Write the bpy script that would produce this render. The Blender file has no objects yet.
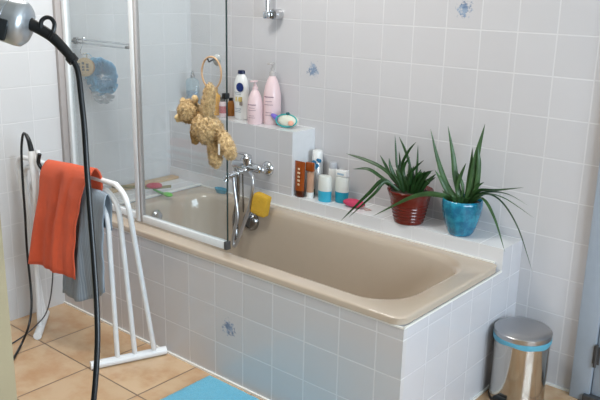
import bpy, bmesh, math, random
from mathutils import Vector, Matrix, noise
random.seed(7)
C = bpy.context.scene.collection
PI = math.pi

# ------------------------------------------------------------------ camera
CAM = Vector((1.1261, -2.6952, 1.4944)); YAW, PITCH, ROLL, FPX = -.6981, -.276, .0213, 754.66
fw = Vector((math.sin(YAW)*math.cos(PITCH), math.cos(YAW)*math.cos(PITCH), math.sin(PITCH)))
r0 = Vector((math.cos(YAW), -math.sin(YAW), 0)); u0 = r0.cross(fw)
rt = r0*math.cos(ROLL)+u0*math.sin(ROLL); up = -r0*math.sin(ROLL)+u0*math.cos(ROLL)
cd = bpy.data.cameras.new('camera'); cam = bpy.data.objects.new('camera', cd); C.objects.link(cam)
cam.matrix_world = Matrix(((rt.x, up.x, -fw.x, CAM.x), (rt.y, up.y, -fw.y, CAM.y), (rt.z, up.z, -fw.z, CAM.z), (0, 0, 0, 1)))
cd.sensor_width = 36; cd.lens = FPX/600*36; cd.clip_start = .05
bpy.context.scene.camera = cam

def at(px, py, axis, val):
    """measured photo point -> point on the world plane axis=val"""
    d = fw+rt*((px-300)/FPX)-up*((py-200)/FPX)
    return CAM+d*((val-CAM[axis])/d[axis])
def dep(px, py, t):
    return CAM+(fw+rt*((px-300)/FPX)-up*((py-200)/FPX))*t

# ------------------------------------------------------------------ materials
def lin(c):
    return tuple((v/255/12.92 if v/255 <= .04045 else ((v/255+.055)/1.055)**2.4) for v in c)+(1,)
class NT:
    def __init__(s, name):
        s.m = bpy.data.materials.new(name); s.m.use_nodes = True
        s.t = s.m.node_tree; s.b = s.t.nodes['Principled BSDF']; s.o = s.t.nodes['Material Output']
    def n(s, typ, **k):
        x = s.t.nodes.new(typ)
        for a, v in k.items(): setattr(x, a, v)
        return x
    def l(s, a, b): s.t.links.new(a, b)
    def setin(s, sock, v):
        if isinstance(v, bpy.types.NodeSocket): s.l(v, sock)
        else: sock.default_value = v
    def math(s, op, a, b=0., c=None):
        x = s.n('ShaderNodeMath', operation=op); s.setin(x.inputs[0], a); s.setin(x.inputs[1], b)
        if c is not None: s.setin(x.inputs[2], c)
        return x.outputs[0]
    def mix(s, f, a, b):
        x = s.n('ShaderNodeMix', data_type='RGBA'); s.setin(x.inputs[0], f); s.setin(x.inputs[6], a); s.setin(x.inputs[7], b)
        return x.outputs[2]
    def noise(s, scale, detail=3, vec=None, rough=.5):
        x = s.n('ShaderNodeTexNoise'); x.inputs['Scale'].default_value = scale; x.inputs['Detail'].default_value = detail
        x.inputs['Roughness'].default_value = rough
        if vec is None: vec = s.n('ShaderNodeTexCoord').outputs['Object']
        s.l(vec, x.inputs['Vector']); return x.outputs['Fac']
    def ramp(s, f, lo, hi, a=0., b=1.):
        x = s.n('ShaderNodeMapRange', interpolation_type='SMOOTHSTEP'); s.setin(x.inputs[0], f)
        for i, v in enumerate((lo, hi, a, b)): x.inputs[i+1].default_value = v
        return x.outputs[0]
    def bump(s, h, strength, dist=.01):
        x = s.n('ShaderNodeBump'); x.inputs['Strength'].default_value = strength; x.inputs['Distance'].default_value = dist
        s.l(h, x.inputs['Height']); s.l(x.outputs[0], s.b.inputs['Normal'])
def mat(name, rgb, rough=.5, metal=0., var=.06, vs=30, bump=0, bs=60, coat=0, sheen=0, trans=0, alpha=1, ior=1.45, spec=.5):
    t = NT(name); c = lin(rgb); b = t.b
    f = t.noise(vs)
    t.l(t.mix(f, tuple(v*(1-var) for v in c[:3])+(1,), tuple(min(1, v*(1+var)) for v in c[:3])+(1,)), b.inputs['Base Color'])
    b.inputs['Roughness'].default_value = rough; b.inputs['Metallic'].default_value = metal
    b.inputs['Coat Weight'].default_value = coat; b.inputs['Sheen Weight'].default_value = sheen
    b.inputs['Transmission Weight'].default_value = trans; b.inputs['IOR'].default_value = ior
    b.inputs['Specular IOR Level'].default_value = spec
    if bump: t.bump(t.noise(bs, 4), bump)
    return t.m

TILE = (203, 201, 203); GROUT = (224, 223, 224)
def tile_mat(name, ax, offs, size=(.15, .15), base=TILE, grout=GROUT, gw=.0028, vtop=None, extra=(), flowers=(), rough=.16, mottle=0, tone=.02, soft=.0022, gmix=.5):
    """ax: the two world axes; offs: where a joint lies on each"""
    t = NT(name); g = t.n('ShaderNodeNewGeometry'); sp = t.n('ShaderNodeSeparateXYZ'); t.l(g.outputs['Position'], sp.inputs[0])
    masks = []; cells = []
    for i in (0, 1):
        u = t.math('DIVIDE', t.math('SUBTRACT', sp.outputs[ax[i]], offs[i]), size[i])
        d = t.math('MULTIPLY', t.math('ABSOLUTE', t.math('SUBTRACT', t.math('FRACT', t.math('ADD', u, .5)), .5)), size[i])
        m = t.ramp(d, gw/2, gw/2+soft, 1., 0.)
        if i == 1 and vtop: m = t.math('MULTIPLY', m, t.math('LESS_THAN', sp.outputs[ax[1]], vtop))
        masks.append(m); cells.append(t.math('FLOOR', u))
    for e in extra:
        masks.append(t.ramp(t.math('ABSOLUTE', t.math('SUBTRACT', sp.outputs[ax[1]], e)), gw/2, gw/2+soft, 1., 0.))
    m = masks[0]
    for k in masks[1:]: m = t.math('MAXIMUM', m, k)
    cb = t.n('ShaderNodeCombineXYZ'); t.l(cells[0], cb.inputs[0]); t.l(cells[1], cb.inputs[1])
    wn = t.n('ShaderNodeTexWhiteNoise', noise_dimensions='3D'); t.l(cb.outputs[0], wn.inputs['Vector'])
    c = lin(base)[:3]
    col = t.mix(wn.outputs['Value'], tuple(v*(1-tone) for v in c)+(1,), tuple(min(1, v*(1+tone)) for v in c)+(1,))
    pos = g.outputs['Position']
    if mottle:
        vs = t.n('ShaderNodeVectorMath', operation='MULTIPLY_ADD'); t.l(cb.outputs[0], vs.inputs[0]); vs.inputs[1].default_value = (3.1, 5.3, 2.7); t.l(pos, vs.inputs[2])
        n1 = t.noise(6, 5, vs.outputs[0], .6)
        col = t.mix(t.ramp(n1, .38, .68), col, lin(mottle))
    if flowers:
        v2 = t.n('ShaderNodeCombineXYZ'); t.l(sp.outputs[ax[0]], v2.inputs[0]); t.l(sp.outputs[ax[1]], v2.inputs[1])
        n2 = t.noise(75, 3, v2.outputs[0], .6); n3 = t.noise(30, 2, v2.outputs[0], .6)
        for (fu, fv, fr) in flowers:
            ds = t.n('ShaderNodeVectorMath', operation='DISTANCE'); t.l(v2.outputs[0], ds.inputs[0]); ds.inputs[1].default_value = (fu, fv, 0)
            dd = t.math('ADD', t.math('DIVIDE', ds.outputs['Value'], fr), t.math('MULTIPLY', t.math('SUBTRACT', n2, .5), 3.2))
            fm = t.ramp(dd, .35, 1.05, .9, 0.)
            col = t.mix(fm, col, t.mix(t.ramp(n3, .4, .6), lin((82, 112, 150)), lin((140, 160, 185))))
    col = t.mix(t.math('MULTIPLY', m, gmix), col, lin(grout)); t.l(col, t.b.inputs['Base Color'])
    t.l(t.math('MULTIPLY_ADD', m, .4, rough), t.b.inputs['Roughness'])
    h = t.math('ADD', t.math('MULTIPLY', m, -.0006), t.math('MULTIPLY', t.noise(9, 2, pos), .0012))
    bp = t.n('ShaderNodeBump'); bp.inputs['Strength'].default_value = .8; bp.inputs['Distance'].default_value = 1.; t.l(h, bp.inputs['Height']); t.l(bp.outputs[0], t.b.inputs['Normal'])
    return t.m

fl1 = at(313, 70, 1, 0); fl2 = at(464, 9, 1, 0); fl3 = at(229, 328, 1, -.838)
M = {}
M['wall_back'] = tile_mat('wall_tiles_back', (0, 2), (-1.1526, -.0015), flowers=[(fl1.x, fl1.z, .033), (fl2.x, fl2.z, .033)])
M['wall_left'] = tile_mat('wall_tiles_left', (1, 2), (-.03, 0), grout=(214, 213, 214), gmix=.5, base=(207, 207, 208))  # faint joints: light glare on this wall put into the grout colour
M['panel_front'] = tile_mat('bath_tiles_front', (0, 2), (-.4, 0), vtop=.4, extra=(.436,), gmix=.85, base=(206, 204, 205), flowers=[(fl3.x, fl3.z, .034)])
M['panel_end'] = tile_mat('bath_tiles_end', (1, 2), (-.387, 0), gmix=.4, base=(206, 205, 209), vtop=.4, extra=(.436,))
M['ledge_top'] = tile_mat('ledge_tiles_top', (0, 1), (-.1, -.005), size=(.15, .156), gmix=.35, base=(228, 228, 229), grout=(238, 238, 238))
M['ledge_front'] = tile_mat('ledge_tiles_front', (0, 2), (-.1, .0), size=(.15, 2), gmix=.4, base=(224, 223, 224))
M['box_front'] = tile_mat('shelf_tiles_front', (0, 2), (-1.285, .005))
M['box_end'] = mat('shelf_side_lit', (225, 226, 228), .3)  # paler end: window light falling on it is put into the colour
M['floor'] = tile_mat('floor_tiles', (0, 1), (-1.588, -1.14), size=(.315, .315), base=(208, 178, 144), grout=(112, 92, 74), gw=.004, mottle=(192, 152, 114), rough=.22, tone=.06, gmix=.9)
M['paint'] = mat('white_paint', (228, 226, 220), .6, bump=.05)
M['low_bounce_paint'] = mat('warm_grey_low_bounce', (150, 144, 134), .7)  # unseen walls toned down to cut the light they bounce back
M['white_trim'] = mat('white_sealant', (238, 236, 230), .4)
M['beige_trim'] = mat('beige_strip', (196, 168, 132), .4)
M['tub'] = mat('beige_bath_enamel', (190, 174, 156), .14, var=.02, coat=.4)
M['chrome'] = mat('chrome', (205, 207, 210), .09, 1., var=.03)
M['chrome_dark'] = mat('brushed_chrome', (150, 150, 150), .22, 1.)
M['hose'] = mat('satin_chrome', (200, 202, 206), .28, .9)
M['steel'] = mat('polished_steel', (190, 186, 180), .13, 1., var=.05, vs=8)
M['lidsteel'] = mat('brushed_lid_steel', (176, 176, 178), .3, 1., var=.05, vs=8)
M['profile'] = mat('white_aluminium', (232, 236, 238), .35, 0)
M['profile_grey'] = mat('grey_aluminium', (172, 166, 164), .4, 0)
M['black'] = mat('black_rubber', (22, 24, 26), .35, var=.2)
M['blackplastic'] = mat('black_plastic', (26, 30, 32), .3, var=.1)
M['whitepaint'] = mat('white_enamelled_tube', (232, 234, 236), .25)
M['wood'] = mat('pale_wood', (158, 146, 118), .5, var=.12, vs=6)
M['bluepaint'] = mat('grey_blue_paint', (160, 171, 184), .45)
M['greydark'] = mat('dark_grey_metal', (90, 92, 95), .35, .6)
def glass_mat(name, tint, haze=.05, refl=1.0, edge=None):
    t = NT(name); t.t.nodes.remove(t.b)
    tr = t.n('ShaderNodeBsdfTransparent'); tr.inputs[0].default_value = tint
    gl = t.n('ShaderNodeBsdfGlossy'); gl.inputs['Roughness'].default_value = .02
    df = t.n('ShaderNodeBsdfDiffuse'); df.inputs[0].default_value = lin((225, 232, 235))
    lw = t.n('ShaderNodeLayerWeight'); lw.inputs[0].default_value = .5
    fr = t.math('MULTIPLY_ADD', t.math('POWER', lw.outputs['Facing'], 5.), .9, .035)
    m1 = t.n('ShaderNodeMixShader'); t.l(t.ramp(t.noise(5, 3), .2, .8, haze*.6, haze*1.4), m1.inputs[0]); t.l(tr.outputs[0], m1.inputs[1]); t.l(df.outputs[0], m1.inputs[2])
    m2 = t.n('ShaderNodeMixShader'); t.l(t.math('MULTIPLY', fr, refl), m2.inputs[0]); t.l(m1.outputs[0], m2.inputs[1]); t.l(gl.outputs[0], m2.inputs[2])
    t.l(m2.outputs[0], t.o.inputs[0]); return t.m
M['glass'] = glass_mat('clear_glass', (.96, .98, .985, 1), .075)
M['window_glass'] = glass_mat('window_glass', (.98, .98, .98, 1), .0)
M['glass_edge'] = mat('dark_green_glass_edge', (40, 58, 56), .2)

# ------------------------------------------------------------------ mesh helpers
def obj(name, bm, m, parent=None, smooth=True, ang=40):
    bmesh.ops.recalc_face_normals(bm, faces=bm.faces)
    me = bpy.data.meshes.new(name); bm.to_mesh(me); bm.free()
    o = bpy.data.objects.new(name, me); C.objects.link(o)
    for k in (m if isinstance(m, (list, tuple)) else [m]): me.materials.append(k)
    if smooth:
        for p in me.polygons: p.use_smooth = True
        me.set_sharp_from_angle(angle=math.radians(ang))
    if parent: o.parent = parent; o.matrix_parent_inverse = Matrix.Translation(-parent.location) if parent.parent is None else parent.matrix_parent_inverse.copy()
    return o
def thing(name, label, cat, loc=(0, 0, 0), group=None):
    o = bpy.data.objects.new(name, None); C.objects.link(o); o.location = loc; o.empty_display_size = .05
    o['label'] = label; o['category'] = cat
    if group: o['group'] = group
    return o
def tag(o, label, cat, group=None, kind=None):
    o['label'] = label; o['category'] = cat
    if group: o['group'] = group
    if kind: o['kind'] = kind
    return o
def struct(name, bm, m, parent=None, smooth=False):
    o = obj(name, bm, m, parent, smooth)
    if not parent: o['kind'] = 'structure'
    return o
def bx(bm, a, b, bev=0, mi=0, seg=2):
    a = Vector(a); b = Vector(b); c = (a+b)/2; s = b-a
    r = bmesh.ops.create_cube(bm, size=1, matrix=Matrix.Translation(c) @ Matrix.Diagonal((abs(s.x), abs(s.y), abs(s.z), 1)))
    fs = {f for v in r['verts'] for f in v.link_faces}
    for f in fs: f.material_index = mi
    if bev:
        es = list({e for v in r['verts'] for e in v.link_edges})
        bmesh.ops.bevel(bm, geom=es, offset=bev, segments=seg, affect='EDGES', profile=.5)
    return bm
def box(a, b, bev=0): return bx(bmesh.new(), a, b, bev)
def frame_of(d):
    d = d.normalized(); a = Vector((0, 0, 1)) if abs(d.z) < .9 else Vector((1, 0, 0))
    x = d.cross(a).normalized(); return x, d.cross(x).normalized()
def spline(pts, n=8):
    P = [Vector(p) for p in pts]; P = [P[0]*2-P[1]]+P+[P[-1]*2-P[-2]]; out = []
    for i in range(1, len(P)-2):
        for k in range(n):
            t = k/n; a, b, c, d = P[i-1:i+3]
            out.append(.5*((2*b)+(c-a)*t+(2*a-5*b+4*c-d)*t*t+(3*b-a-3*c+d)*t**3))
    out.append(P[-2]); return out
def tube(bm, pts, r, seg=10, cap=True, flat=None, mi=0, normal=None):
    """r number or function(t); flat squashes one way"""
    P = [Vector(p) for p in pts]; rings = []; n = len(P); px = None
    for i, p in enumerate(P):
        d = (P[min(i+1, n-1)]-P[max(i-1, 0)])
        if d.length < 1e-9: d = Vector((0, 0, 1))
        d.normalize()
        if px is None:
            x = (normal-d*normal.dot(d)).normalized() if normal is not None else frame_of(d)[0]
        else: x = (px-d*px.dot(d)).normalized()
        px = x; y = d.cross(x); rr = r(i/(n-1)) if callable(r) else r
        ra, rb = (rr, rr*flat) if flat else (rr, rr)
        rings.append([bm.verts.new(p+x*math.cos(2*PI*k/seg)*ra+y*math.sin(2*PI*k/seg)*rb) for k in range(seg)])
    for a, b in zip(rings, rings[1:]):
        for k in range(seg):
            f = bm.faces.new((a[k], a[(k+1) % seg], b[(k+1) % seg], b[k])); f.material_index = mi
    if cap:
        bm.faces.new(rings[0][::-1]).material_index = mi; bm.faces.new(rings[-1]).material_index = mi
    return bm
def lathe(bm, prof, c=(0, 0, 0), seg=32, axis=None, sx=1, sy=1, mi=0):
    """profile of (r, h) about the axis through c"""
    c = Vector(c); ax = Vector(axis).normalized() if axis is not None else Vector((0, 0, 1))
    if axis is None: X, Y = Vector((1, 0, 0)), Vector((0, 1, 0))
    else: X, Y = frame_of(ax)
    rings = []
    for r, h in prof:
        if r < 1e-6: rings.append([bm.verts.new(c+ax*h)]); continue
        rings.append([bm.verts.new(c+ax*h+X*math.cos(2*PI*k/seg)*r*sx+Y*math.sin(2*PI*k/seg)*r*sy) for k in range(seg)])
    for a, b in zip(rings, rings[1:]):
        for k in range(seg):
            k2 = (k+1) % seg
            if len(a) == 1 and len(b) == 1: continue
            if len(a) == 1: f = bm.faces.new((a[0], b[k2], b[k]))
            elif len(b) == 1: f = bm.faces.new((a[k], a[k2], b[0]))
            else: f = bm.faces.new((a[k], a[k2], b[k2], b[k]))
            f.material_index = mi
    return bm
def L(prof, c, **k): return lathe(bmesh.new(), prof, c, **k)
def T(pts, r, **k): return tube(bmesh.new(), pts, r, **k)
def ring_bm(c, R, r, axis, sx=1, seg=40, a0=0, a1=2*PI):
    ax = Vector(axis).normalized(); X, Y = frame_of(ax); c = Vector(c)
    pts = [c+X*math.cos(a0+(a1-a0)*k/seg)*R*sx+Y*math.sin(a0+(a1-a0)*k/seg)*R for k in range(seg+1)]
    return T(pts, r, seg=8)
def blob(c, rad, rot=(0, 0, 0), amp=.003, fr=60, sub=4, bm=None):
    bm = bm or bmesh.new(); from mathutils import Euler
    Rm = Euler(rot).to_matrix().to_4x4()
    r = bmesh.ops.create_icosphere(bm, subdivisions=sub, radius=1)
    for v in r['verts']:
        n = v.co.copy(); q = Vector((v.co.x*rad[0], v.co.y*rad[1], v.co.z*rad[2]))
        q = Rm.to_3x3() @ q+Vector(c)
        q += (Rm.to_3x3() @ n)*amp*(noise.noise(q*fr)+.7*noise.noise(q*fr*2.3)); v.co = q
    return bm
def text_on(s, size, o, X, Y, m, parent, name='lettering', depth=.0004):
    """flat lettering whose baseline runs along X and height along Y"""
    cu = bpy.data.curves.new(name, 'FONT'); cu.body = s; cu.size = size; cu.align_x = 'CENTER'; cu.align_y = 'CENTER'; cu.extrude = depth
    tmp = bpy.data.objects.new(name, cu); C.objects.link(tmp)
    me = bpy.data.meshes.new_from_object(tmp.evaluated_get(bpy.context.evaluated_depsgraph_get()))
    bpy.data.objects.remove(tmp); X = Vector(X).normalized(); Y = Vector(Y).normalized(); Z = X.cross(Y)
    me.transform(Matrix(((X.x, Y.x, Z.x, o[0]), (X.y, Y.y, Z.y, o[1]), (X.z, Y.z, Z.z, o[2]), (0, 0, 0, 1))))
    ob = bpy.data.objects.new(name, me); C.objects.link(ob); me.materials.clear(); me.materials.append(m)
    pr = parent; ob.parent = pr; ob.matrix_parent_inverse = Matrix.Translation(-pr.location) if pr.parent is None else pr.matrix_parent_inverse.copy()
    return ob
FACE = Vector((math.cos(.62), math.sin(.62), 0))     # a label's baseline turned towards the room

# ------------------------------------------------------------------ room shell
XL, XR, YB, YF, H = -1.9, 2.6, 0., -3.6, 2.5
struct('floor', box((XL-.1, YF-.1, -.1), (XR+.1, YB+.1, 0)), M['floor'])
struct('ceiling', box((XL-.1, YF-.1, H), (XR+.1, YB+.1, H+.1)), M['paint'])
struct('wall_back', box((XL-.1, 0, 0), (XR+.1, .1, H)), M['wall_back'])
struct('wall_left', box((XL-.1, YF, 0), (XL, 0, H)), M['wall_left'])
struct('wall_rear', box((XL-.1, YF-.1, 0), (XR+.1, YF, H)), M['low_bounce_paint'])
WY0, WY1, WZ0, WZ1 = -2.6, -.8, .85, 2.2
bm = bmesh.new()
bx(bm, (XR, YF, 0), (XR+.1, 0, WZ0)); bx(bm, (XR, YF, WZ1), (XR+.1, 0, H)); bx(bm, (XR, YF, WZ0), (XR+.1, WY0, WZ1)); bx(bm, (XR, WY1, WZ0), (XR+.1, 0, WZ1))
struct('wall_right', bm, M['paint'])
struct('wall_front', box((XL, -2.35, 0), (-.12, -2.2, H)), M['low_bounce_paint'])
bm = bmesh.new()
for a, b in (((WY0, WZ0), (WY1, WZ0+.05)), ((WY0, WZ1-.05), (WY1, WZ1)), ((WY0, WZ0+.05), (WY0+.05, WZ1-.05)), ((WY1-.05, WZ0+.05), (WY1, WZ1-.05)), (((WY0+WY1)/2-.03, WZ0+.05), ((WY0+WY1)/2+.03, WZ1-.05))):
    bx(bm, (XR+.02, a[0], a[1]), (XR+.08, b[0], b[1]), .004)
wn = struct('window_1', bm, M['whitepaint'])
struct('window_pane', box((XR+.045, WY0+.05, WZ0+.05), (XR+.051, WY1-.05, WZ1-.05)), M['window_glass'], wn)
# wooden door lining at the near left
e0 = at(11, 320, 1, -2.12)
bm = bmesh.new()
bx(bm, (e0.x-.20, -2.40, 0), (e0.x, -2.12, 2.1), .004); bx(bm, (e0.x-.26, -2.42, 0), (e0.x-.012, -2.39, 2.1), .004); bx(bm, (e0.x-.004, -2.225, 0), (e0.x+.007, -2.205, 2.1), .003); bx(bm, (e0.x-.004, -2.32, 0), (e0.x+.010, -2.27, 2.1), .003)
struct('trim_1', bm, M['wood'], smooth=True)
# grey blue door and casing at the right of the tiled wall
xd = .262
bm = bmesh.new(); bx(bm, (xd, -.035, 0), (xd+.075, 0, 2.1), .004); bx(bm, (xd+.86, -.035, 0), (xd+.935, 0, 2.1), .004); bx(bm, (xd+.075, -.035, 2.02), (xd+.86, 0, 2.1), .004)
dr = struct('door_1', bm, M['bluepaint'], smooth=True)
struct('door_leaf', box((xd+.078, -.022, .012), (xd+.857, 0, 2.018), .002), M['bluepaint'], dr, True)
bm = L([(0, -.045), (.006, -.045), (.006, .045), (0, .045)], (xd+.082, -.042, .2), seg=12); bx(bm, (xd+.070, -.038, .165), (xd+.095, -.034, .235))
struct('hinge', bm, M['greydark'], dr, True)
struct('threshold_block', box((xd+.055, -.05, 0), (xd+.14, -.022, .035), .003), M['greydark'], dr)

# tiled bath surround
def quadbox(faces):
    """list of (a,b,mat index) boxes"""
    bm = bmesh.new()
    for a, b, i in faces: bx(bm, a, b, 0, i)
    return bm
ZR, ZL, ZB = .505, .565, .862; YFR, YLE = -.838, -.165
struct('trim_2', box((XL, YFR, 0), (0, YFR+.02, .479)), M['panel_front'])
struct('trim_3', box((-.02, YFR+.02, 0), (0, YLE, .479)), M['panel_end'])
bm = quadbox([((XL, YLE, 0), (-.0, 0, ZL), 0)]); bm.faces.ensure_lookup_table()
for f in bm.faces:
    n = f.normal; f.material_index = 0 if n.z > .5 else (2 if n.x > .5 else 1)
lo = struct('trim_4', bm, [M['ledge_top'], M['ledge_front'], M['panel_end']])
bm = quadbox([((XL, YLE+.006, ZL), (-1.053, 0, ZB), 0)])
for f in bm.faces:
    n = f.normal; f.material_index = 0 if n.z > .5 else (2 if n.x > .5 else 1)
struct('trim_5', bm, [M['ledge_top'], M['box_front'], M['box_end']])
XT0 = -1.66
struct('trim_6', box((XL, YFR+.02, 0), (XT0, YLE, .512)), M['ledge_top'])
struct('trim_7', box((XL+.02, YFR+.03, .512), (XL+.075, YLE-.002, .524), .003), M['beige_trim'])
bm = bmesh.new()
bx(bm, (XT0+.005, YFR-.002, .475), (.002, YFR+.004, .481)); bx(bm, (-.004, YFR, .475), (.002, YLE, .481))
bx(bm, (XT0, YLE-.006, .503), (-.03, YLE-.0005, .510)); bx(bm, (XT0-.006, YFR+.03, .510), (XT0+.008, YLE-.002, .516))
bx(bm, (XL, YFR-.008, 0), (.004, YFR, .008)); bx(bm, (0, YFR, 0), (.008, 0, .008)); bx(bm, (.008, -.008, 0), (xd, 0, .008))
struct('trim_8', bm, M['white_trim'])

# ------------------------------------------------------------------ bathtub
def rrect(x0, x1, y0, y1, rl, rr, z, n=14):
    out = []
    for cx, cy, a0, r in ((x1-rr, y1-rr, 0, rr), (x0+rl, y1-rl, PI/2, rl), (x0+rl, y0+rl, PI, rl), (x1-rr, y0+rr, 1.5*PI, rr)):
        for k in range(n+1):
            a = a0+PI/2*k/n; out.append(Vector((cx+math.cos(a)*r, cy+math.sin(a)*r, z)))
    return out
tub = thing('bathtub', 'large beige bathtub set into the white tiled surround', 'bathtub', (-.83, -.5, 0))
bm = bmesh.new(); ox0, ox1, oy0, oy1 = XT0, -.006, YFR-.004, YLE-.002
spec = [rrect(ox0+.02, ox1-.02, oy0+.02, oy1-.02, .02, .02, .482), rrect(ox0, ox1, oy0, oy1, .02, .045, .482), rrect(ox0, ox1, oy0, oy1, .02, .045, .499),
        rrect(ox0+.002, ox1-.002, oy0+.002, oy1-.002, .02, .03, .503), rrect(ox0+.006, ox1-.006, oy0+.006, oy1-.006, .02, .03, .505),
        rrect(ox0+.014, ox1-.014, oy0+.014, oy1-.014, .03, .045, .505), rrect(-1.592, -.074, -.783, -.206, .155, .165, .505), rrect(-1.585, -.082, -.775, -.213, .15, .16, .5035), rrect(-1.58, -.088, -.768, -.22, .15, .16, .500), rrect(-1.574, -.096, -.760, -.227, .15, .16, .492),
        rrect(-1.570, -.103, -.755, -.232, .15, .16, .475), rrect(-1.562, -.125, -.750, -.237, .15, .17, .42), rrect(-1.556, -.155, -.745, -.241, .15, .19, .36), rrect(-1.548, -.20, -.737, -.248, .15, .20, .29),
        rrect(-1.536, -.245, -.728, -.257, .15, .20, .22), rrect(-1.52, -.29, -.716, -.27, .15, .20, .165), rrect(-1.50, -.33, -.705, -.282, .14, .18, .13), rrect(-1.46, -.38, -.675, -.31, .12, .17, .105), rrect(-1.40, -.46, -.62, -.36, .1, .12, .098)]
rings = [[bm.verts.new(p) for p in s] for s in spec]
for a, b in zip(rings, rings[1:]):
    for k in range(len(a)): bm.faces.new((a[k], a[(k+1) % len(a)], b[(k+1) % len(a)], b[k]))
bm.faces.new(rings[-1])
obj('tub_body', bm, M['tub'], tub, ang=60)
ov = at(251, 221, 1, -.243)
obj('overflow_cap', L([(.0, .022), (.014, .024), (.032, .02), (.042, .012), (.046, .0), (.046, -.006)], ov, axis=(0, -1, .12), seg=28), M['chrome_dark'], tub)
obj('drain', L([(0, .004), (.022, .006), (.03, .002), (.032, -.002)], (-1.28, -.5, .098), seg=24), M['chrome'], tub)
obj('chrome_button', L([(.0, .014), (.02, .014), (.027, .006), (.03, 0)], at(157, 216, 0, -1.556), axis=(1, 0, .1), seg=24), M['chrome'], tub)

# ------------------------------------------------------------------ bath screen
scr = thing('bath_screen', 'folding clear glass bath screen with white aluminium frame', 'shower screen', (-1.39, -.76, .5))
YS = -.76; ZT = 2.0
obj('wall_profile', box((XL+.001, YS-.04, .516), (XL+.020, YS+.012, ZT), .002), M['profile_grey'], scr)
obj('side_profile', box((XL+.022, YS-.014, .516), (XL+.050, YS+.014, ZT), .004), M['profile'], scr)
obj('hinge_post', box((-1.405, YS-.014, .509), (-1.380, YS+.014, ZT), .004), M['profile'], scr)
obj('hinge_post', box((-1.377, YS-.012, .509), (-1.366, YS+.012, ZT), .004), M['profile_grey'], scr)
obj('bottom_rail', box((XL+.052, YS-.012, .517), (-1.407, YS+.012, .545), .003), M['profile'], scr)
xe = -.855
obj('bottom_rail', box((-1.364, YS-.012, .509), (xe-.012, YS+.012, .540), .003), M['profile'], scr)
obj('rail_end_cap', box((xe-.0115, YS-.013, .508), (xe+.002, YS+.013, .541), .002), M['greydark'], scr)
g1 = obj('glass_panel', box((XL+.048, YS-.003, .546), (-1.404, YS+.003, ZT)), M['glass'], scr, False)
g2 = obj('glass_panel', box((-1.365, YS-.003, .541), (xe-.004, YS+.003, ZT)), M['glass'], scr, False)
obj('glass_edge', box((xe-.0038, YS-.003, .541), (xe-.0008, YS+.003, ZT)), M['glass_edge'], scr)
q = at(226, 96, 1, YS)
obj('edge_clip', box((q.x-.011, YS-.012, q.z-.011), (q.x+.008, YS+.012, q.z+.011), .003), M['blackplastic'], scr)

# towel bar on the inner side of the fixed pane
YBAR = YS+.05
a = at(75, 40, 1, YBAR); b = at(137, 47.8, 1, YBAR); zb = (a.z+b.z)/2
tb = thing('towel_bar', 'thin chrome towel bar fixed across the left glass pane', 'towel bar', (a.x, YBAR, zb))
obj('rod', T([(a.x, YBAR, zb+.008), (b.x, YBAR, zb+.008)], .0045), M['chrome'], tb)
obj('rod', T([(a.x, YBAR, zb-.008), (b.x, YBAR, zb-.008)], .0045), M['chrome'], tb)
for x in (a.x+.008, b.x-.012):
    obj('bracket', bx(L([(.014, 0), (.014, .01), (.006, .014), (.006, YBAR-YS-.003)], (x, YBAR, zb), axis=(0, -1, 0), seg=16), (x-.012, YBAR-.008, zb-.015), (x+.012, YBAR+.008, zb+.015), .003), M['chrome_dark'], tb)
s = at(84, 43, 1, YBAR); hx = s.x
pts = [(hx-.012, YBAR, zb+.008), (hx-.006, YBAR, zb+.022), (hx+.006, YBAR, zb+.02), (hx+.008, YBAR-.012, zb), (hx+.004, YBAR-.014, zb-.02), (hx-.010, YBAR-.014, zb-.035), (hx-.012, YBAR-.014, zb-.048), (hx-.002, YBAR-.014, zb-.058), (hx+.010, YBAR-.014, zb-.05)]
tag(obj('s_hook', T(spline(pts, 6), .0022, seg=8), M['chrome']), 'small chrome S-shaped hook hanging on the thin towel bar', 'hook')
# round brush disc
c = at(86, 67, 1, YBAR+.002)
br = thing('bath_brush', 'round wooden bath brush disc with dark marks hanging behind glass', 'brush', c)
dirb = Vector((.45, -.88, .05))
obj('wooden_disc', L([(0, .0), (.037, .0), (.042, .004), (.042, .014), (.037, .018), (0, .018)], c, axis=dirb, seg=32), mat('brush_wood', (182, 156, 116), .5, var=.2, vs=40), br)
obj('bristles', L([(.036, 0), (.036, -.016), (.0, -.018)], c, axis=dirb, seg=24), mat('bristle', (165, 120, 78), .9, bump=.8, bs=300), br)
X_ = dirb.cross(Vector((0, 0, 1))).normalized()*-1
if X_.x < 0: X_ = -X_
Mdk = mat('dark_print', (60, 66, 66), .6)
bm = bmesh.new(); cc = c+dirb.normalized()*.0182
for i, (u, w, h) in enumerate(((-.024, .012, .036), (-.004, .012, .042), (.017, .012, .034))):
    for k in range(3):
        p = cc+X_*u+Vector((0, 0, (k-1)*h*.36+.002*((i+k) % 2))); e = X_*w/2; z = Vector((0, 0, h*.13))
        vs = [bm.verts.new(p+s1*e+s2*z+dirb.normalized()*d) for d in (0, .0006) for s1, s2 in ((-1, -1), (1, -1), (1, 1), (-1, 1))]
        bm.faces.new(vs[4:]); 
        for j in range(4): bm.faces.new((vs[j], vs[(j+1) % 4], vs[4+(j+1) % 4], vs[4+j]))
obj('printed_marks', bm, Mdk, br)
obj('cord_loop', T(spline([c+Vector((.0, .005, .043)), c+Vector((.012, 0, .062)), Vector((hx-.002, YBAR-.014, zb-.058)), c+Vector((.004, 0, .060)), c+Vector((.004, .005, .043))], 6), .0022, seg=6), mat('cotton_cord', (205, 190, 160), .9), br)
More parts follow.
